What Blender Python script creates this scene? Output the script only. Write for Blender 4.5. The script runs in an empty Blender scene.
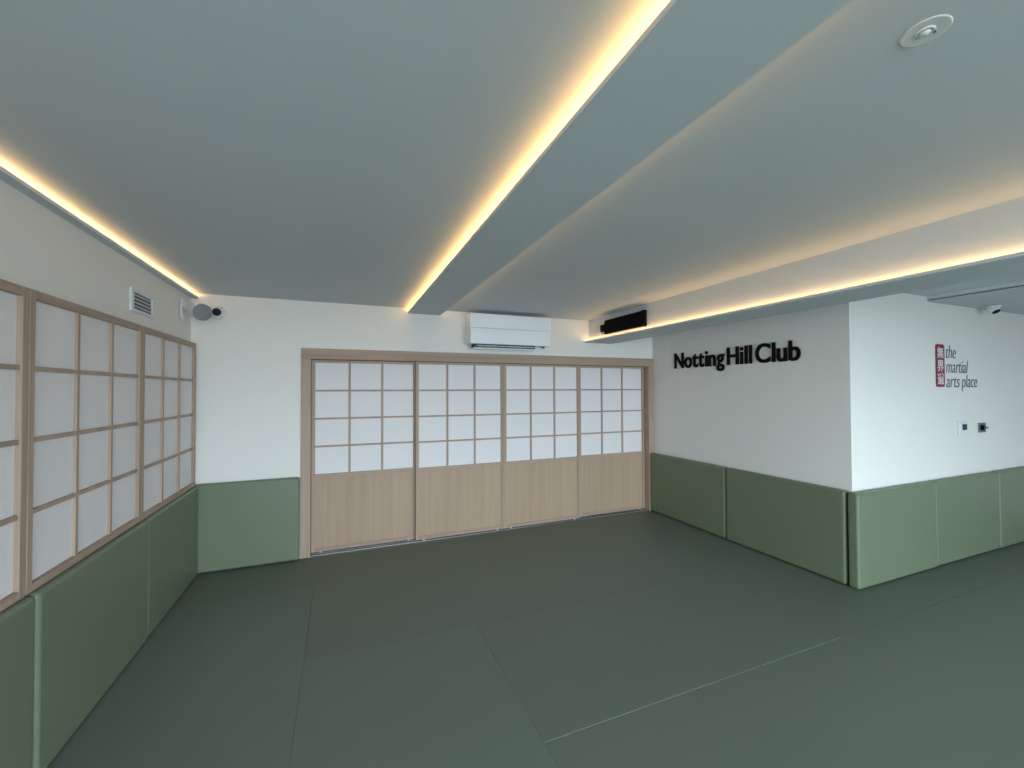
import bpy, bmesh, math, random
from mathutils import Vector, Matrix
random.seed(3)
H = 1.6                                   # eye height; every z below is written from the eye and lifted by H
C = bpy.context.scene.collection

# ------------------------------------------------------------------ helpers
def obj(name, bm, m, parent=None, smooth=False, loc=None):
    me = bpy.data.meshes.new(name)
    bmesh.ops.recalc_face_normals(bm, faces=bm.faces)
    if parent is not None:
        bm.transform(Matrix.Translation(-world_loc(parent)))
    elif loc is not None:
        bm.transform(Matrix.Translation(-Vector(loc)))
    bm.to_mesh(me); bm.free()
    for mm in (m if isinstance(m, (list, tuple)) else [m]):
        me.materials.append(mm)
    if smooth:
        for p in me.polygons: p.use_smooth = True
    o = bpy.data.objects.new(name, me); C.objects.link(o)
    if smooth:
        wn = o.modifiers.new('normals', 'WEIGHTED_NORMAL'); wn.weight = 100
    if parent is not None: o.parent = parent
    elif loc is not None: o.location = loc
    return o

def world_loc(o):
    v = o.location.copy()
    while o.parent is not None:
        o = o.parent; v += o.location
    return v

def thing(name, label, cat, loc, group=None):
    o = bpy.data.objects.new(name, None); C.objects.link(o)
    o.empty_display_size = .05
    o.location = loc; o['label'] = label; o['category'] = cat
    if group: o['group'] = group
    return o

def tag(o, label, cat, group=None):
    o['label'] = label; o['category'] = cat
    if group: o['group'] = group
    return o

def struct(name, bm, m):
    o = obj(name, bm, m); o['kind'] = 'structure'; return o

def part_label(o, s):
    o['label'] = s; return o

def B(bm, x0, x1, y0, y1, z0, z1, bev=0, seg=2, mi=0):
    """box in eye coordinates"""
    t = bmesh.new()
    bmesh.ops.create_cube(t, size=1)
    bmesh.ops.scale(t, vec=(x1-x0, y1-y0, z1-z0), verts=t.verts)
    bmesh.ops.translate(t, vec=((x0+x1)/2, (y0+y1)/2, (z0+z1)/2+H), verts=t.verts)
    if bev:
        bmesh.ops.bevel(t, geom=list(t.edges), offset=bev, segments=seg, profile=.5, affect='EDGES')
    for f in t.faces: f.material_index = mi
    merge(bm, t); return bm

def merge(bm, t):
    me = bpy.data.meshes.new('tmp'); t.to_mesh(me); t.free(); bm.from_mesh(me); bpy.data.meshes.remove(me)

def cyl(bm, p0, p1, r0, r1=None, n=48, mi=0, bev=0):
    r1 = r0 if r1 is None else r1
    p0 = Vector(p0); p1 = Vector(p1); d = p1-p0
    t = bmesh.new()
    bmesh.ops.create_cone(t, cap_ends=True, segments=n, radius1=r0, radius2=r1, depth=d.length)
    if bev:
        es = [e for e in t.edges if any(len(f.verts) > 4 for f in e.link_faces)]
        bmesh.ops.bevel(t, geom=es, offset=bev, segments=3, profile=.5, affect='EDGES')
    q = Vector((0, 0, 1)).rotation_difference(d.normalized())
    bmesh.ops.transform(t, matrix=Matrix.Translation((p0+p1)/2+Vector((0, 0, H))) @ q.to_matrix().to_4x4(), verts=t.verts)
    for f in t.faces: f.material_index = mi
    merge(bm, t); return bm

def lathe(bm, prof, origin, axis, n=64):
    """prof: list of (radius, height along axis)"""
    t = bmesh.new(); rings = []
    for r, h in prof:
        if r < 1e-6: rings.append([t.verts.new((0, 0, h))])
        else: rings.append([t.verts.new((r*math.cos(2*math.pi*k/n), r*math.sin(2*math.pi*k/n), h)) for k in range(n)])
    for a, b in zip(rings, rings[1:]):
        for k in range(n):
            k2 = (k+1) % n
            if len(a) == 1 and len(b) == 1: continue
            if len(a) == 1: t.faces.new((a[0], b[k], b[k2]))
            elif len(b) == 1: t.faces.new((a[k], a[k2], b[0]))
            else: t.faces.new((a[k], a[k2], b[k2], b[k]))
    q = Vector((0, 0, 1)).rotation_difference(Vector(axis).normalized())
    bmesh.ops.transform(t, matrix=Matrix.Translation(Vector(origin)+Vector((0, 0, H))) @ q.to_matrix().to_4x4(), verts=t.verts)
    merge(bm, t); return bm

def prism(bm, pts, z0, z1, bev=0):
    t = bmesh.new()
    vs = [t.verts.new((x, y, z1+H)) for x, y in pts]
    f = t.faces.new(vs)
    r = bmesh.ops.extrude_face_region(t, geom=[f])
    bmesh.ops.translate(t, vec=(0, 0, z0-z1), verts=[v for v in r['geom'] if isinstance(v, bmesh.types.BMVert)])
    if bev:
        bmesh.ops.bevel(t, geom=list(t.edges), offset=bev, segments=2, profile=.5, affect='EDGES')
    merge(bm, t); return bm

# ------------------------------------------------------------------ materials
def mat(name, col, rough=.6, metal=0, spec=.5, bump=0, bscale=80, noise=0, nscale=3, emit=None, estr=0, coat=0):
    m = bpy.data.materials.new(name); m.use_nodes = True
    nt = m.node_tree; b = nt.nodes['Principled BSDF']
    b.inputs['Base Color'].default_value = (*col, 1)
    b.inputs['Roughness'].default_value = rough
    b.inputs['Metallic'].default_value = metal
    b.inputs['Specular IOR Level'].default_value = spec
    if coat: b.inputs['Coat Weight'].default_value = coat
    tc = nt.nodes.new('ShaderNodeTexCoord')
    if noise:
        n = nt.nodes.new('ShaderNodeTexNoise'); n.inputs['Scale'].default_value = nscale; n.inputs['Detail'].default_value = 4
        mx = nt.nodes.new('ShaderNodeMix'); mx.data_type = 'RGBA'
        mx.inputs[6].default_value = (*[c*(1-noise) for c in col], 1)
        mx.inputs[7].default_value = (*[min(1, c*(1+noise)) for c in col], 1)
        nt.links.new(tc.outputs['Object'], n.inputs['Vector'])
        nt.links.new(n.outputs['Fac'], mx.inputs[0]); nt.links.new(mx.outputs[2], b.inputs['Base Color'])
    if bump:
        n = nt.nodes.new('ShaderNodeTexNoise'); n.inputs['Scale'].default_value = bscale; n.inputs['Detail'].default_value = 3
        bp = nt.nodes.new('ShaderNodeBump'); bp.inputs['Strength'].default_value = bump; bp.inputs['Distance'].default_value = .002
        nt.links.new(tc.outputs['Object'], n.inputs['Vector'])
        nt.links.new(n.outputs['Fac'], bp.inputs['Height']); nt.links.new(bp.outputs['Normal'], b.inputs['Normal'])
    if emit:
        b.inputs['Emission Color'].default_value = (*emit, 1); b.inputs['Emission Strength'].default_value = estr
    return m

def wood(name, ca, cb, axis='Z', rough=.55):
    m = bpy.data.materials.new(name); m.use_nodes = True
    nt = m.node_tree; b = nt.nodes['Principled BSDF']; b.inputs['Roughness'].default_value = rough
    b.inputs['Specular IOR Level'].default_value = .3
    tc = nt.nodes.new('ShaderNodeTexCoord'); mp = nt.nodes.new('ShaderNodeMapping')
    s = {'Z': (30, 30, .9), 'X': (.9, 30, 30), 'Y': (30, .9, 30)}[axis]
    mp.inputs['Scale'].default_value = s
    n = nt.nodes.new('ShaderNodeTexNoise'); n.inputs['Scale'].default_value = 1; n.inputs['Detail'].default_value = 6
    n.inputs['Roughness'].default_value = .6; n.inputs['Distortion'].default_value = .6
    mp2 = nt.nodes.new('ShaderNodeMapping'); mp2.inputs['Scale'].default_value = tuple(v*.16 for v in s)
    n2 = nt.nodes.new('ShaderNodeTexNoise'); n2.inputs['Scale'].default_value = 1; n2.inputs['Detail'].default_value = 3
    ad = nt.nodes.new('ShaderNodeMath'); ad.operation = 'MULTIPLY_ADD'; ad.inputs[1].default_value = .55
    ml = nt.nodes.new('ShaderNodeMath'); ml.operation = 'MULTIPLY'; ml.inputs[1].default_value = .45
    cr = nt.nodes.new('ShaderNodeValToRGB')
    cr.color_ramp.elements[0].position = .32; cr.color_ramp.elements[0].color = (*ca, 1)
    cr.color_ramp.elements[1].position = .68; cr.color_ramp.elements[1].color = (*cb, 1)
    L = nt.links.new
    L(tc.outputs['Object'], mp.inputs['Vector']); L(mp.outputs[0], n.inputs['Vector'])
    L(tc.outputs['Object'], mp2.inputs['Vector']); L(mp2.outputs[0], n2.inputs['Vector'])
    L(n2.outputs['Fac'], ml.inputs[0]); L(n.outputs['Fac'], ad.inputs[0]); L(ml.outputs[0], ad.inputs[2])
    L(ad.outputs[0], cr.inputs['Fac']); L(cr.outputs['Color'], b.inputs['Base Color'])
    bp = nt.nodes.new('ShaderNodeBump'); bp.inputs['Strength'].default_value = .15; bp.inputs['Distance'].default_value = .001
    L(n.outputs['Fac'], bp.inputs['Height']); L(bp.outputs['Normal'], b.inputs['Normal'])
    return m

WA = (.33, .228, .168); WB = (.49, .36, .275)
M = dict(
    paint=mat('wall_paint', (.83, .80, .76), .75, spec=.25, bump=.12, bscale=150),
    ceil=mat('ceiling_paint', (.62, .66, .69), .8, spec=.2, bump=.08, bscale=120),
    woodz=wood('oak_upright_grain', WA, WB, 'Z'),
    woodx=wood('oak_cross_grain', WA, WB, 'X'),
    woody=wood('oak_cross_grain_side', WA, WB, 'Y'),
    panel=wood('oak_door_panel', (.385, .262, .178), (.485, .348, .245), 'Z'),
    paper=mat('shoji_paper', (.79, .745, .75), .6, spec=.3, noise=.015, nscale=6),
    pad=mat('sage_vinyl_pad', (.160, .192, .121), .42, spec=.45, bump=.06, bscale=300, noise=.03, nscale=4),
    mat1=mat('sage_vinyl_mat', (.130, .158, .120), .5, spec=.4, bump=.10, bscale=450, noise=.03, nscale=2),
    mat2=mat('sage_vinyl_mat_pale', (.132, .168, .132), .5, spec=.4, bump=.10, bscale=450, noise=.03, nscale=2),
    sub=mat('dark_underlay', (.03, .035, .03), .9),
    white=mat('white_plastic', (.78, .79, .80), .35, spec=.5),
    acw=mat('air_conditioner_plastic', (.90, .92, .95), .28, spec=.5),
    vent=mat('white_painted_metal', (.76, .77, .77), .45),
    dark=mat('dark_slot', (.03, .045, .06), .6),
    slot=mat('grey_slot', (.17, .18, .19), .6),
    black=mat('black_matte', (.003, .003, .003), .7, spec=.08),
    letter=mat('black_letter', (.004, .004, .004), .6, spec=.12),
    lens=mat('black_lens', (.006, .006, .008), .45, spec=.15),
    grey=mat('grey_grille', (.24, .24, .25), .6, bump=.3, bscale=600),
    alu=mat('brushed_aluminium', (.55, .54, .53), .35, metal=.8),
    steel=mat('dark_brushed_steel', (.12, .14, .14), .35, metal=.6),
    red=mat('crimson_vinyl', (.27, .018, .045), .5),
    whitev=mat('white_vinyl', (.75, .72, .74), .5),
    greyv=mat('grey_vinyl', (.10, .13, .15), .5),
    chrome=mat('reflector', (.8, .8, .8), .12, metal=1),
    clear=mat('pale_lens', (.75, .8, .8), .15, spec=.7),
)
def ledmat(s, c=(1.0, .62, .27)): return mat('warm_led', (1, .8, .5), .5, emit=c, estr=s)

# ------------------------------------------------------------------ dimensions
XL, XR, YB, YW = -1.234, 3.885, 4.53, 2.159
ZC, ZA, ZBc, XRi = .879, .862, .815, 5.05
F = -H
YREAR, XEND = -3.6, 8.2
XF0, XF1 = -.353, XR                       # door frame
ZF, ZFI = .42, .317

# ------------------------------------------------------------------ setting
bm = bmesh.new(); B(bm, XL-.2, XEND+.2, YREAR-.2, YB+.4, F-.14, F-.04); struct('floor', bm, M['sub'])
bm = bmesh.new(); B(bm, XL-.2, 3.10, YREAR-.2, YB+.4, ZC, ZC+.15); struct('ceiling', bm, M['ceil'])
bm = bmesh.new()
B(bm, 3.10, XEND+.2, YREAR-.2, YB+.4, ZA, ZA+.16)
# lower step of the side ceiling, with a shadow gap at its foot
B(bm, XRi, XEND+.2, YREAR, YW, ZBc+.016, ZA)
B(bm, XRi+.05, XEND+.2, YREAR, YW, ZBc+.004, ZBc+.016)
B(bm, XRi-.002, XEND+.2, YREAR, YW, ZBc, ZBc+.004)
struct('ceiling_side', bm, M['ceil'])
bm = bmesh.new(); B(bm, XL-.15, XL, YREAR-.2, YB+.3, F-.04, ZC+.05); struct('wall_left', bm, M['paint'])
bm = bmesh.new()
B(bm, XL-.1, XF0+.06, YB, YB+.15, F-.04, ZC+.05)
B(bm, XF0+.06, XR+.05, YB, YB+.15, ZF-.05, ZC+.05)
B(bm, XL-.1, XR+.15, YB+.15, YB+.30, F-.04, ZC+.05)
struct('wall_back', bm, M['paint'])
bm = bmesh.new()
prism(bm, [(XR, YB+.2), (XR, YW), (XEND+.1, YW), (XEND+.1, YW+.15), (XR+.15, YW+.15), (XR+.15, YB+.2)], F-.04, ZC+.05)
struct('wall_right', bm, M['paint'])
bm = bmesh.new(); B(bm, XEND, XEND+.15, YREAR-.2, YW+.1, F-.04, ZC+.05); struct('wall_end', bm, M['paint'])
# rear wall with two tall windows that let in the daylight (behind the camera)
WIN = [(-.65, 1.60), (1.80, 4.05)]
WZ0, WZ1 = -1.20, .76
bm = bmesh.new()
xs = [XL-.1] + [v for w in WIN for v in w] + [XEND+.1]
for k in range(0, len(xs), 2): B(bm, xs[k], xs[k+1], YREAR-.15, YREAR, F-.04, ZC+.05)
for w in WIN:
    B(bm, w[0], w[1], YREAR-.15, YREAR, F-.04, WZ0); B(bm, w[0], w[1], YREAR-.15, YREAR, WZ1, ZC+.05)
struct('wall_rear', bm, M['paint'])
for i, (a, b) in enumerate(WIN):
    bm = bmesh.new()
    y0, y1 = YREAR-.12, YREAR-.06
    B(bm, a, b, y0, y1, WZ0, WZ0+.05); B(bm, a, b, y0, y1, WZ1-.05, WZ1)
    for x in (a, (a+b)/2-.025, b-.05): B(bm, x, x+.05, y0, y1, WZ0+.05, WZ1-.05)
    struct('window_%d' % (i+1), bm, M['white'])

# cove ledge along the left wall
ZL = .833
bm = bmesh.new()
B(bm, XL, XL+.052, YREAR, YB, ZL, ZL+.007)
B(bm, XL+.045, XL+.052, YREAR, YB, ZL+.007, ZL+.017)
struct('trim_1', bm, M['ceil'])
# shallow floating beam
ZB1, X10, X11 = .823, .656, 1.001
bm = bmesh.new()
B(bm, X10, X11, YREAR, YB, ZB1, ZB1+.007)
B(bm, X10, X10+.006, YREAR, YB, ZB1+.007, ZB1+.017)
B(bm, X10+.05, X11-.03, YREAR, YB, ZB1+.007, ZC)
struct('trim_2', bm, M['ceil'])
# deep beam with the lit lip at its foot
X20, X2F, X21, ZB2 = 2.828, 2.888, 3.225, .597
bm = bmesh.new()
B(bm, X20, X21, YREAR, YB, ZB2, ZB2+.008)
B(bm, X20, X20+.006, YREAR, YB, ZB2+.008, ZB2+.018)
B(bm, X2F, X21, YREAR, YB, ZB2+.008, ZC)
struct('trim_3', bm, M['ceil'])

# led strips, plus one added glow strip
def led(x0, x1, z0, z1, label, st, c=(1.0, .60, .26), y0=YREAR+.02, y1=YB-.01):
    bm = bmesh.new(); B(bm, x0, x1, y0, y1, z0, z1)
    tag(obj('led_strip', bm, ledmat(st, c), loc=((x0+x1)/2, (y0+y1)/2, z0+H)), label, 'led strip')
led(XL+.014, XL+.022, ZL+.007, ZL+.015, 'warm led strip in the cove ledge above the left wall', 15)
led(X10+.028, X10+.038, ZB1+.007, ZB1+.018, 'bright warm led strip on the left edge of the shallow ceiling beam', 18, (1.0, .55, .19))
led(X11-.029, X11-.026, ZB1+.014, ZB1+.020, 'added unseen glow strip on the right edge of the shallow ceiling beam', 13)  # added emitter for the faint ceiling glow here, not a known led
led(X20+.030, X20+.040, ZB2+.008, ZB2+.014, 'warm led strip in the lip at the foot of the deep ceiling beam', 19)

# ------------------------------------------------------------------ floor mats
def fmat(pts, label, m='mat1', dz=0, bv=.0008):
    g = .0006
    bm = bmesh.new(); prism(bm, pts, F-.04, F+dz, bv)
    cx = sum(p[0] for p in pts)/len(pts); cy = sum(p[1] for p in pts)/len(pts)
    tag(obj('floor_mat', bm, M[m], loc=(cx, cy, 0-.04)), label, 'floor mat', 'sage green floor mats laid edge to edge')
def rect(x0, x1, y0, y1, g=.0004): return [(x0+g, y0+g), (x1-g, y0+g), (x1-g, y1-g), (x0+g, y1-g)]
XP = -1.146
fmat(rect(XL, -.2, 1.70, 3.83), 'green floor mat running along the foot of the left wall pads', 'mat2', .003)
fmat(rect(-.2, .86, .68, 2.79), 'slightly raised pale green mat in the middle foreground', 'mat2', .003, .001)
fmat([(XL, 3.832), (-.199, 3.832), (-.199, 2.792), (3.009, 2.792), (3.884, 2.792), (3.884, YB+.02), (XL, YB+.02)],
     'broad dark green floor mat in front of the sliding doors')
fmat(rect(.86, 3.01, 1.742, 2.79), 'green floor mat bordered by the long seam, right of the raised mat', dz=.0015, bv=.002)
fmat([(3.011, 1.743), (XEND, 1.743), (XEND, YW), (3.884, YW), (3.884, 2.789), (3.011, 2.789)],
     'green floor mat around the foot of the projecting wall corner')
fmat(rect(.86, XEND, YREAR, 1.741), 'green floor mat in the right foreground, nearer than the long seam', bv=.003)
fmat(rect(XL, -.2, YREAR, 1.699), 'green floor mat at the near end of the left wall pads', 'mat2', .003)
fmat(rect(-.2, .86, YREAR, .679), 'green floor mat nearest the camera, before the raised mat')

# ------------------------------------------------------------------ wall pads
def pad(x0, x1, y0, y1, ztop, label, group, rz=0, zbot=F+.008):
    bm = bmesh.new(); B(bm, x0, x1, y0, y1, zbot, ztop, .022, 5)
    o = obj('wall_pad', bm, M['pad'], smooth=True, loc=((x0+x1)/2, (y0+y1)/2, zbot+H))
    o.rotation_euler.z = rz
    tag(o, label, 'wall pad', group)
G1 = 'green wall pads under the left shoji screens'
pad(XL+.004, XP, 1.262, 2.337, -.822, 'green wall pad on the left wall, nearest and cut off by the photo edge', G1)
pad(XL+.004, XP+.005, 2.341, 3.414, -.822, 'green wall pad on the left wall, under the widest visible shoji screen', G1)
pad(XL+.004, XP, 3.420, 4.452, -.822, 'green wall pad on the left wall, ending at the back corner', G1)
pad(XL+.006, XF0-.006, 4.462, YB-.002, -.8146, 'green wall pad on the back wall, left of the sliding doors', 'green wall pad by the doors')
G2 = 'green wall pads on the right projecting wall'
pad(3.806, XR-.004, 3.330, 4.500, -.830, 'dark green wall pad beside the right end of the sliding doors', G2)
pad(3.803, XR-.004, 2.170, 3.318, -.830, 'dark green wall pad below the black lettering, up to the wall corner', G2, .002)
pad(3.803, 4.944, 2.072, YW-.004, -.835, 'pale green wall pad wrapping the projecting wall corner', G2)
pad(4.948, 6.095, 2.076, YW-.006, -.835, 'pale green wall pad below the thermostat and switch', G2, -.003)
pad(6.101, 7.25, 2.070, YW-.004, -.835, 'green wall pad at the right edge of the photo', G2, .003)

# ------------------------------------------------------------------ door frame
fr = thing('door_frame', 'oak frame around the four sliding doors in the back wall', 'door frame', (1.77, YB, 0))
bm = bmesh.new(); B(bm, XF0, XF1-.004, YB-.022, YB+.145, ZFI, ZF, .003); obj('header', bm, M['woodx'], fr)
bm = bmesh.new(); B(bm, XF0, XF0+.085, YB-.021, YB+.145, F+.002, ZFI, .003); obj('jamb', bm, M['woodz'], fr)
bm = bmesh.new(); B(bm, XF1-.085, XF1-.004, YB-.021, YB+.145, F+.002, ZFI, .003); obj('jamb', bm, M['woodz'], fr)
tr = thing('floor_track', 'thin metal sliding track on the floor under the doors', 'track', (1.77, 4.56, 0))
bm = bmesh.new(); B(bm, XF0+.086, XF1-.086, 4.536, 4.549, F+.001, F+.006); B(bm, XF0+.086, XF1-.086, 4.588, 4.594, F+.001, F+.007)
obj('rail', bm, M['alu'], tr)
bm = bmesh.new(); B(bm, XF0+.086, XF1-.086, 4.5495, 4.5875, F+.001, F+.0025)
obj('channel', bm, M['dark'], tr)

# ------------------------------------------------------------------ shoji panels
def shoji_door(x0, x1, yf, label):
    t = thing('shoji_door', label, 'sliding door', ((x0+x1)/2, yf+.017, 0), 'four sliding shoji doors')
    th = .034; zt, zb = ZFI-.003, F+.013
    st = .032
    rt, rm0, rm1, rb = .288, -.822, -.856, -1.548
    bm = bmesh.new()
    B(bm, x0, x0+st, yf, yf+th, zb, zt, .0015, 1); obj('stile', bm, M['woodz'], t)
    bm = bmesh.new(); B(bm, x1-st, x1, yf, yf+th, zb, zt, .0015, 1); obj('stile', bm, M['woodz'], t)
    for z0, z1 in ((rt, zt), (rm1, rm0), (zb, rb)):
        bm = bmesh.new(); B(bm, x0+st, x1-st, yf+.001, yf+th, z0, z1, .0015, 1); obj('rail', bm, M['woodx'], t)
    bm = bmesh.new()
    w = (x1-x0-2*st); k = .020
    for i in (1, 2):
        xc = x0+st+w*i/3
        B(bm, xc-k/2, xc+k/2, yf+.006, yf+.019, rm0, rt)
    for zc in (.008, -.272, -.548):
        B(bm, x0+st, x1-st, yf+.0065, yf+.0189, zc-k/2+.001, zc+k/2-.001)
    obj('lattice', bm, M['woodz'], t)
    bm = bmesh.new(); B(bm, x0+st, x1-st, yf+.019, yf+.023, rm0, rt); part_label(obj('paper', bm, M['paper'], t), 'white translucent paper')
    bm = bmesh.new(); B(bm, x0+st, x1-st, yf+.009, yf+.022, rb, rm1); obj('lower_panel', bm, M['panel'], t)
    for xr in (x0+.085, x1-.085):
        bm = bmesh.new(); cyl(bm, (xr-.007, yf-.004, F+.010), (xr+.007, yf-.004, F+.010), .008, n=20)
        B(bm, xr-.005, xr+.005, yf-.006, yf+.012, F+.012, F+.022)
        part_label(obj('roller', bm, M['white'], t), 'small white roller')
shoji_door(.743, 1.747, 4.550, 'second shoji sliding door from the left, in front, left of the middle seam')
shoji_door(1.749, 2.762, 4.550, 'third shoji sliding door from the left, in front, right of the middle seam')
shoji_door(-.266, .757, 4.600, 'leftmost shoji sliding door, set back beside the left jamb')
shoji_door(2.780, 3.798, 4.600, 'rightmost shoji sliding door, set back beside the dark green pads')

def shoji_screen(y0, y1, label):
    xf = -1.174
    t = thing('shoji_screen', label, 'shoji screen', (XL, (y0+y1)/2, -.828+H), 'shoji screens on the left wall')
    zt, zb = .425, -.820; st = .034; xb = XL+.003
    bm = bmesh.new()
    B(bm, xb, xf, y0, y0+st, zb, zt, .0015, 1); obj('stile', bm, M['woodz'], t)
    bm = bmesh.new(); B(bm, xb, xf, y1-st, y1, zb, zt, .0015, 1); obj('stile', bm, M['woodz'], t)
    for z0, z1 in ((zt-.038, zt), (zb, zb+.034)):
        bm = bmesh.new(); B(bm, xb, xf-.001, y0+st, y1-st, z0, z1, .0015, 1); obj('rail', bm, M['woody'], t)
    bm = bmesh.new(); w = y1-y0-2*st; k = .020
    for i in (1, 2):
        yc = y0+st+w*i/3
        B(bm, xf-.020, xf-.007, yc-k/2, yc+k/2, zb+.034, zt-.038)
    for zc in (.100, -.197, -.494):
        B(bm, xf-.020, xf-.0075, y0+st, y1-st, zc-k/2, zc+k/2)
    obj('lattice', bm, M['woodz'], t)
    bm = bmesh.new(); B(bm, xf-.025, xf-.020, y0+st, y1-st, zb+.034, zt-.038)
    part_label(obj('paper', bm, M['paper'], t), 'white translucent paper')
shoji_screen(1.262, 2.320, 'shoji screen at the left edge of the photo, cut off by the frame')
shoji_screen(2.328, 3.383, 'large full-view shoji screen on the left wall, middle of the three')
shoji_screen(3.385, 4.455, 'shoji screen on the left wall nearest the back corner, below the vent')

# ------------------------------------------------------------------ air conditioner
ac = thing('air_conditioner', 'white wall-mounted air conditioner above the sliding doors', 'air conditioner', (1.766, YB, .48+H))
x0, x1 = 1.285, 2.247
bm = bmesh.new(); B(bm, x0-.004, x1+.004, 4.352, YB-.001, .512, .835, .010, 3); obj('casing', bm, M['acw'], ac, True)
bm = bmesh.new(); B(bm, x0, x1, 4.330, 4.353, .684, .836, .006, 3); B(bm, x0, x1, 4.330, 4.353, .510, .680, .006, 3)
obj('front_panel', bm, M['acw'], ac, True)
bm = bmesh.new()
prism_pts = None
B(bm, x0+.05, x1-.19, 4.352, 4.46, .474, .514); part_label(obj('air_outlet', bm, M['dark'], ac), 'dark air outlet slot')
bm = bmesh.new(); B(bm, x0+.075, x1-.20, 4.336, 4.351, .487, .493); B(bm, x0+.045, x1-.185, 4.36, 4.47, .460, .473, .003)
obj('louver', bm, M['acw'], ac)
for k in range(4):
    xx = x0+.08+.18*k+.02
    bm = bmesh.new(); B(bm, xx, xx+.012, 4.340, 4.356, .474, .508); obj('fin', bm, M['slot'], ac)
bm = bmesh.new(); B(bm, x1-.085, x1-.06, 4.36, 4.40, .488, .512, .004); B(bm, x1-.135, x1-.105, 4.34, 4.36, .499, .511, .002)
part_label(obj('sensor', bm, M['slot'], ac), 'small grey sensor')

# ------------------------------------------------------------------ vent grille on left wall
vg = thing('vent_grille', 'white louvred vent grille high on the left wall', 'vent', (XL, 3.53, .59+H))
y0, y1, z0, z1 = 3.345, 3.705, .514, .664
bm = bmesh.new()
B(bm, XL+.001, XL+.016, y0, y1, z0, z0+.022, .003); B(bm, XL+.001, XL+.016, y0, y1, z1-.022, z1, .003)
B(bm, XL+.001, XL+.016, y0, y0+.035, z0+.022, z1-.022, .002); B(bm, XL+.001, XL+.016, y1-.035, y1, z0+.022, z1-.022, .002)
obj('frame', bm, M['vent'], vg)
bm = bmesh.new(); B(bm, XL+.0005, XL+.002, y0+.03, y1-.03, z0+.02, z1-.02); obj('backing', bm, M['slot'], vg)
for k in range(4):
    zc = z0+.034+k*.024
    bm = bmesh.new()
    vs = [(XL+.003, zc+.012), (XL+.013, zc), (XL+.014, zc+.0015), (XL+.004, zc+.0135)]
    t = bmesh.new()
    a = [t.verts.new((x, y0+.036, z+H)) for x, z in vs]; b = [t.verts.new((x, y1-.036, z+H)) for x, z in vs]
    t.faces.new(a); t.faces.new(b[::-1])
    for i in range(4): t.faces.new((a[i], a[(i+1) % 4], b[(i+1) % 4], b[i]))
    merge(bm, t); obj('slat', bm, M['vent'], vg)

# ------------------------------------------------------------------ round speaker on the left wall
sp = thing('wall_speaker', 'white cylindrical wall speaker with grey front, in the back left corner', 'speaker', (XL, 4.27, .69+H))
bm = bmesh.new(); lathe(bm, [(0, 0), (.074, 0), (.075, .006), (.066, .014), (.030, .018), (0, .019)], (XL+.001, 4.305, .695), (1, 0, 0))
for v in bm.verts: v.co.z = .695+H+(v.co.z-.695-H)*1.25
obj('wall_plate', bm, M['white'], sp, True)
bm = bmesh.new(); cyl(bm, (XL+.014, 4.290, .695), (-1.16, 4.235, .702), .020, .018, 24); cyl(bm, (-1.165, 4.24, .68), (-1.165, 4.24, .725), .016, n=20)
obj('bracket', bm, M['white'], sp, True)
dc = Vector((-1.025, 4.04, .636)); rc = Vector((-1.118, 4.195, .680)); ax = (dc-rc).normalized(); L_ = (dc-rc).length
bm = bmesh.new(); lathe(bm, [(0, -.004), (.050, 0), (.060, .010), (.064, .03), (.067, L_-.006), (.067, L_), (.063, L_+.001)], rc, ax)
obj('housing', bm, M['white'], sp, True)
bm = bmesh.new(); lathe(bm, [(.066, L_-.002), (.065, L_+.004), (.045, L_+.006), (0, L_+.007)], rc, ax)
part_label(obj('grille', bm, M['grey'], sp, True), 'grey front grille')

# ------------------------------------------------------------------ security cameras
def turret(name, label, o, n, gaze, s, group=None):
    t = thing(name, label, 'camera', Vector(o)+Vector((0, 0, H)), group)
    o = Vector(o); n = Vector(n); g = Vector(gaze).normalized()
    bm = bmesh.new(); lathe(bm, [(0, .0005), (.062*s, .0005), (.064*s, .008*s), (.060*s, .022*s), (.050*s, .030*s), (0, .031*s)], o, n)
    obj('base', bm, M['white'], t, True)
    c = o+n*.034*s
    prof = [(.050*s*math.sin(a), -.050*s*math.cos(a)) for a in [i*math.pi/24 for i in range(0, 19)]]
    hh = prof[-1][1]; rr = prof[-1][0]
    prof += [(rr*.97, hh+.003*s), (.0*s, hh+.0035*s)]
    bm = bmesh.new(); lathe(bm, prof, c, g); obj('eyeball', bm, M['white'], t, True)
    bm = bmesh.new(); lathe(bm, [(.034*s, hh-.004*s), (.034*s, hh+.007*s), (.029*s, hh+.011*s), (.012*s, hh+.009*s), (0, hh+.009*s)], c, g)
    part_label(obj('lens', bm, M['lens'], t, True), 'glossy black lens')
    up = g.cross(Vector((0, 0, 1))).normalized(); v2 = g.cross(up)
    for k in range(4):
        a = k*math.pi/2+math.pi/4+(math.pi/4 if abs(n.z) < .5 else 0)
        p = o+n*.026*s+(Matrix.Rotation(a, 3, n) @ (n.orthogonal().normalized()))*.056*s
        bm = bmesh.new(); cyl(bm, p, p+n*.004*s, .0045*s, n=12); obj('screw', bm, M['slot'], t)
turret('security_camera', 'white round camera with black lens on the back wall beside the speaker', (-1.036, YB-.001, .718), (0, -1, 0), (.26, -1, -.17), 1.0)
turret('security_camera', 'small white dome camera under the side ceiling above the logo', (5.93, 2.03, ZBc), (0, 0, -1), (-.20, -.60, -.95), .90)

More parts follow.
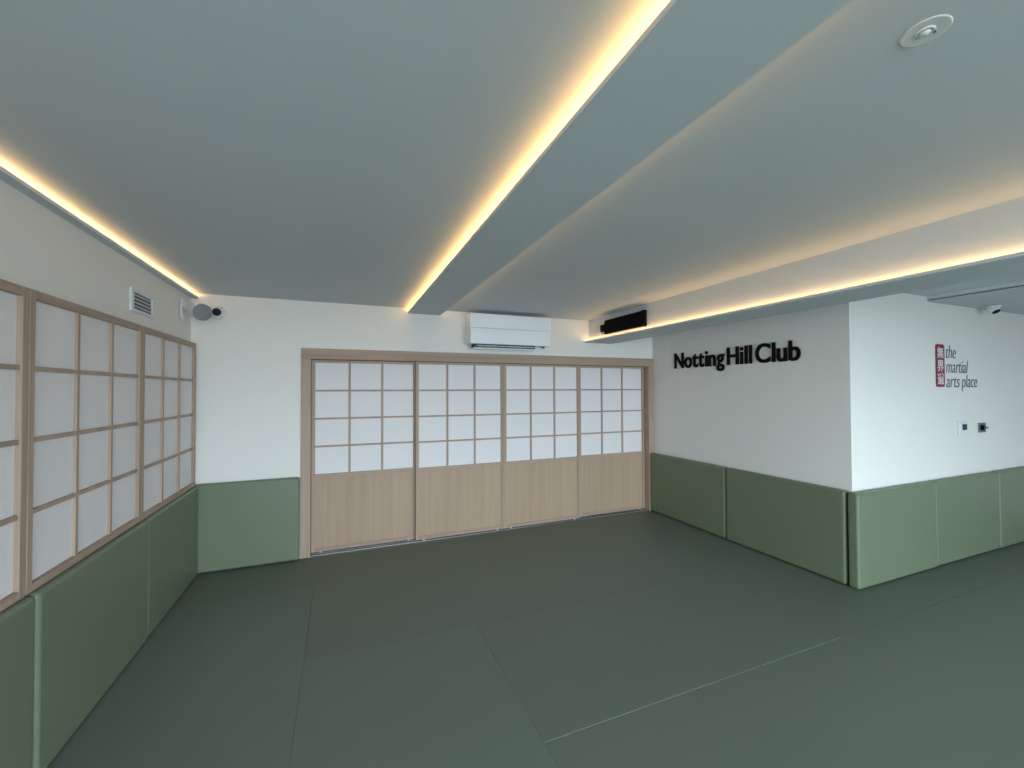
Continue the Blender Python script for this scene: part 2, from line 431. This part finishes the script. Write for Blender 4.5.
# ------------------------------------------------------------------ black unit on the deep beam
bu = thing('wall_unit', 'slim long black box mounted on the side of the deep ceiling beam', 'wall unit', (X2F, 3.8, .73+H))
xf = 2.838
bm = bmesh.new(); B(bm, xf, X2F-.012, 3.46, 4.125, .652, .812, .006, 2); obj('body', bm, M['black'], bu)
bm = bmesh.new(); B(bm, xf-.003, X2F-.010, 3.43, 3.462, .648, .816, .004, 2); obj('end_cap', bm, M['black'], bu)
bm = bmesh.new(); B(bm, xf+.005, X2F-.012, 4.125, 4.215, .690, .772, .004, 2); obj('control_box', bm, M['black'], bu)
bm = bmesh.new(); B(bm, xf+.014, xf+.024, 4.175, 4.185, .660, .692); obj('cable_gland', bm, M['slot'], bu)
bm = bmesh.new(); B(bm, xf+.014, xf+.024, 4.135, 4.145, .655, .692); obj('cable_gland', bm, M['slot'], bu)
bm = bmesh.new(); B(bm, X2F-.012, X2F-.001, 3.60, 3.66, .68, .79); obj('mount', bm, M['black'], bu)
bm = bmesh.new(); B(bm, X2F-.012, X2F-.001, 3.95, 4.01, .68, .79); obj('mount', bm, M['black'], bu)

# ------------------------------------------------------------------ ceiling disc
cd = thing('ceiling_downlight', 'round white recessed emergency light in the ceiling, top right', 'ceiling light', (1.328, .561, ZC+H))
o = (1.328, .561, ZC-.0002); s = 1.0
bm = bmesh.new(); lathe(bm, [(.0470, 0), (.0475, .001), (.046, .003), (.043, .0026), (.024, .0014), (.020, .0008), (0, .0006)], o, (0, 0, -1)); obj('flange', bm, M['vent'], cd, True)
bm = bmesh.new(); lathe(bm, [(.019, .0008), (.019, .004), (.0155, .005), (.015, .002), (0, .0015)], o, (0, 0, -1)); obj('socket', bm, M['white'], cd, True)
bm = bmesh.new(); lathe(bm, [(.011, .002), (.011, .005), (.007, .009), (0, .010)], o, (0, 0, -1)); part_label(obj('lens', bm, M['clear'], cd, True), 'small clear domed lens')
bm = bmesh.new(); cyl(bm, (1.328+.017, .561-.010, ZC-.0018), (1.328+.017, .561-.010, ZC-.0045), .0028, n=16); part_label(obj('indicator', bm, M['black'], cd), 'tiny black indicator hole')

# ------------------------------------------------------------------ writing
def glyph(ch, size=1, offset=0, extrude=0, shear=0):
    cu = bpy.data.curves.new('t', 'FONT'); cu.body = ch; cu.size = size; cu.offset = offset; cu.extrude = extrude; cu.shear = shear
    cu.resolution_u = 8
    ob = bpy.data.objects.new('t', cu); C.objects.link(ob)
    bpy.context.view_layer.update()
    dg = bpy.context.evaluated_depsgraph_get()
    me = bpy.data.meshes.new_from_object(ob.evaluated_get(dg))
    bm = bmesh.new(); bm.from_mesh(me)
    bpy.data.meshes.remove(me); bpy.data.objects.remove(ob); bpy.data.curves.remove(cu)
    bmesh.ops.remove_doubles(bm, verts=bm.verts, dist=1e-5)
    return bm
def bounds(bm):
    return (min(v.co.x for v in bm.verts), max(v.co.x for v in bm.verts), min(v.co.y for v in bm.verts), max(v.co.y for v in bm.verts))

sg = thing('wall_lettering', 'raised black lettering of three words high on the projecting wall', 'sign', (XR, 3.33, .27+H))
OFF = .018
hb = glyph('H', offset=OFF); hz = bounds(hb); hb.free(); base = hz[2]; cap = hz[3]-hz[2]
for word, ya, yb, zb0, zt0 in (('Notting', 4.112, 3.376, .268, .458), ('Hill', 3.338, 3.044, .268, .458), ('Club', 3.002, 2.556, .268, .458)):
    cur = 0; gl = []
    for i, ch in enumerate(word):
        g = glyph(ch, offset=OFF, extrude=.5)
        b = bounds(g); nar = .045 if (ch in 't' or (i and word[i-1] in 't')) else .075
        if ch == 'l' or ch == 'i': nar = .095
        if i: cur += nar
        bmesh.ops.translate(g, vec=(cur-b[0], -base, 0), verts=g.verts); gl.append(g); cur += b[1]-b[0]
    sx = (ya-yb)/cur; sz = (zt0-zb0)/cap
    for g in gl:
        for v in g.verts:
            x, y, z = v.co
            v.co = (XR-.010+z*.018, ya-x*sx, zb0+y*sz+H)
        obj('letter', g, M['letter'], sg)

lg = thing('wall_logo', 'red plaque with white brush characters and thin grey slanted words on the side wall', 'logo', (5.55, YW, .22+H))
def roundrect(bm, x0, x1, z0, z1, r, y0, y1):
    t = bmesh.new(); vs = []
    for cx, cz, a0 in ((x1-r, z1-r, 0), (x0+r, z1-r, 90), (x0+r, z0+r, 180), (x1-r, z0+r, 270)):
        for k in range(7):
            a = math.radians(a0+15*k); vs.append(t.verts.new((cx+r*math.cos(a), y0, cz+r*math.sin(a)+H)))
    f = t.faces.new(vs); r_ = bmesh.ops.extrude_face_region(t, geom=[f])
    bmesh.ops.translate(t, vec=(0, y1-y0, 0), verts=[v for v in r_['geom'] if isinstance(v, bmesh.types.BMVert)])
    merge(bm, t)
bm = bmesh.new(); roundrect(bm, 5.170, 5.318, .020, .424, .028, YW-.006, YW-.001); part_label(obj('plaque', bm, M['red'], lg), 'crimson red rounded plaque')
for ch, z0, z1 in (('\u7121', .292, .400), ('\u754c', .165, .275), ('\u9053', .042, .152)):
    g = glyph(ch, offset=.02, extrude=.5); b = bounds(g)
    for v in g.verts:
        x, y, z = v.co
        v.co = (5.188+(x-b[0])/(b[1]-b[0])*.112, YW-.007+z*.002, z0+(y-b[2])/(b[3]-b[2])*(z1-z0)+H)
    part_label(obj('character', g, M['whitev'], lg), 'white brush character')
hb = glyph('x'); xb_ = bounds(hb); xh = xb_[3]; hb.free()
for word, xa, xe, zb0, xhh in (('the', 5.352, 5.530, .296, .083), ('martial', 5.352, 5.752, .156, .083), ('arts', 5.352, 5.590, .016, .083), ('place', 5.630, 5.925, .016, .083)):
    g = glyph(word, offset=-.012, extrude=.5, shear=.22); b = bounds(g)
    for v in g.verts:
        x, y, z = v.co
        v.co = (xa+(x-b[0])/(b[1]-b[0])*(xe-xa), YW-.003+z*.003, zb0+y/xh*xhh+H)
    part_label(obj('word', g, M['greyv'], lg), 'thin grey slanted lettering')

# thermostat and switch
th = thing('thermostat', 'white wall thermostat with a small dark screen, left of the switch', 'thermostat', (5.62, YW, -.38+H))
bm = bmesh.new(); B(bm, 5.535, 5.675, YW-.022, YW-.001, -.452, -.312, .004, 2); obj('casing', bm, M['white'], th)
bm = bmesh.new(); B(bm, 5.575, 5.655, YW-.026, YW-.023, -.398, -.342, .001, 1); part_label(obj('screen', bm, M['dark'], th), 'dark square screen')
for k in range(3):
    bm = bmesh.new(); B(bm, 5.580+k*.025, 5.596+k*.025, YW-.026, YW-.023, -.430, -.422); obj('button', bm, M['vent'], th)
sw = thing('wall_switch', 'dark metal wall switch plate right of the thermostat', 'switch', (6.0, YW, -.39+H))
bm = bmesh.new(); B(bm, 5.925, 6.068, YW-.009, YW-.001, -.438, -.342, .002, 1); obj('plate', bm, M['steel'], sw)
bm = bmesh.new(); cyl(bm, (5.985, YW-.009, -.390), (5.985, YW-.022, -.390), .026, .024, 32); obj('knob', bm, M['black'], sw, False)
bm = bmesh.new(); cyl(bm, (5.990, YW-.020, -.390), (6.050, YW-.026, -.391), .009, .010, 20); obj('lever', bm, M['steel'], sw, True)

# ------------------------------------------------------------------ daylight
w = bpy.data.worlds.new('World'); bpy.context.scene.world = w; w.use_nodes = True
nt = w.node_tree; bg = nt.nodes['Background']
tc = nt.nodes.new('ShaderNodeTexCoord'); sx = nt.nodes.new('ShaderNodeSeparateXYZ'); cr = nt.nodes.new('ShaderNodeValToRGB')
mr = nt.nodes.new('ShaderNodeMapRange'); mr.inputs['From Min'].default_value = -1; mr.inputs['From Max'].default_value = 1
nt.links.new(tc.outputs['Generated'], sx.inputs[0]); nt.links.new(sx.outputs['Z'], mr.inputs['Value'])
nt.links.new(mr.outputs[0], cr.inputs['Fac']); nt.links.new(cr.outputs['Color'], bg.inputs['Color'])
e = cr.color_ramp.elements
e[0].position = .40; e[0].color = (.12, .14, .15, 1)
e[1].position = .56; e[1].color = (.77, .94, 1.06, 1)
bg.inputs['Strength'].default_value = 22.5
for i, (a, b) in enumerate(WIN):
    l = bpy.data.lights.new('window_daylight', 'AREA'); l.shape = 'RECTANGLE'; l.size = b-a; l.size_y = WZ1-WZ0
    l.cycles.is_portal = True
    o = bpy.data.objects.new('window_daylight', l); C.objects.link(o)
    o.location = ((a+b)/2, YREAR-.02, (WZ0+WZ1)/2+H); o.rotation_euler = (math.radians(90), 0, 0)   # emits toward +Y

# ------------------------------------------------------------------ camera
f_px, yaw, pitch, roll = 420.94, .3865, .0160, -.0038
fw = Vector((math.sin(yaw)*math.cos(pitch), math.cos(yaw)*math.cos(pitch), math.sin(pitch)))
r = Vector((math.cos(yaw), -math.sin(yaw), 0)); u = r.cross(fw)
r2 = r*math.cos(roll)+u*math.sin(roll); u2 = -r*math.sin(roll)+u*math.cos(roll)
cam = bpy.data.cameras.new('camera'); co = bpy.data.objects.new('camera', cam); C.objects.link(co)
cam.sensor_width = 36; cam.lens = f_px*36/1024; cam.clip_start = .02
mw = Matrix((r2, u2, -fw)).transposed().to_4x4(); mw.translation = (0, 0, H)
co.matrix_world = mw
sc = bpy.context.scene; sc.camera = co
vs = sc.view_settings
vs.view_transform = 'Standard'; vs.look = 'None'; vs.gamma = 1; vs.use_curve_mapping = False; vs.exposure = 0.0
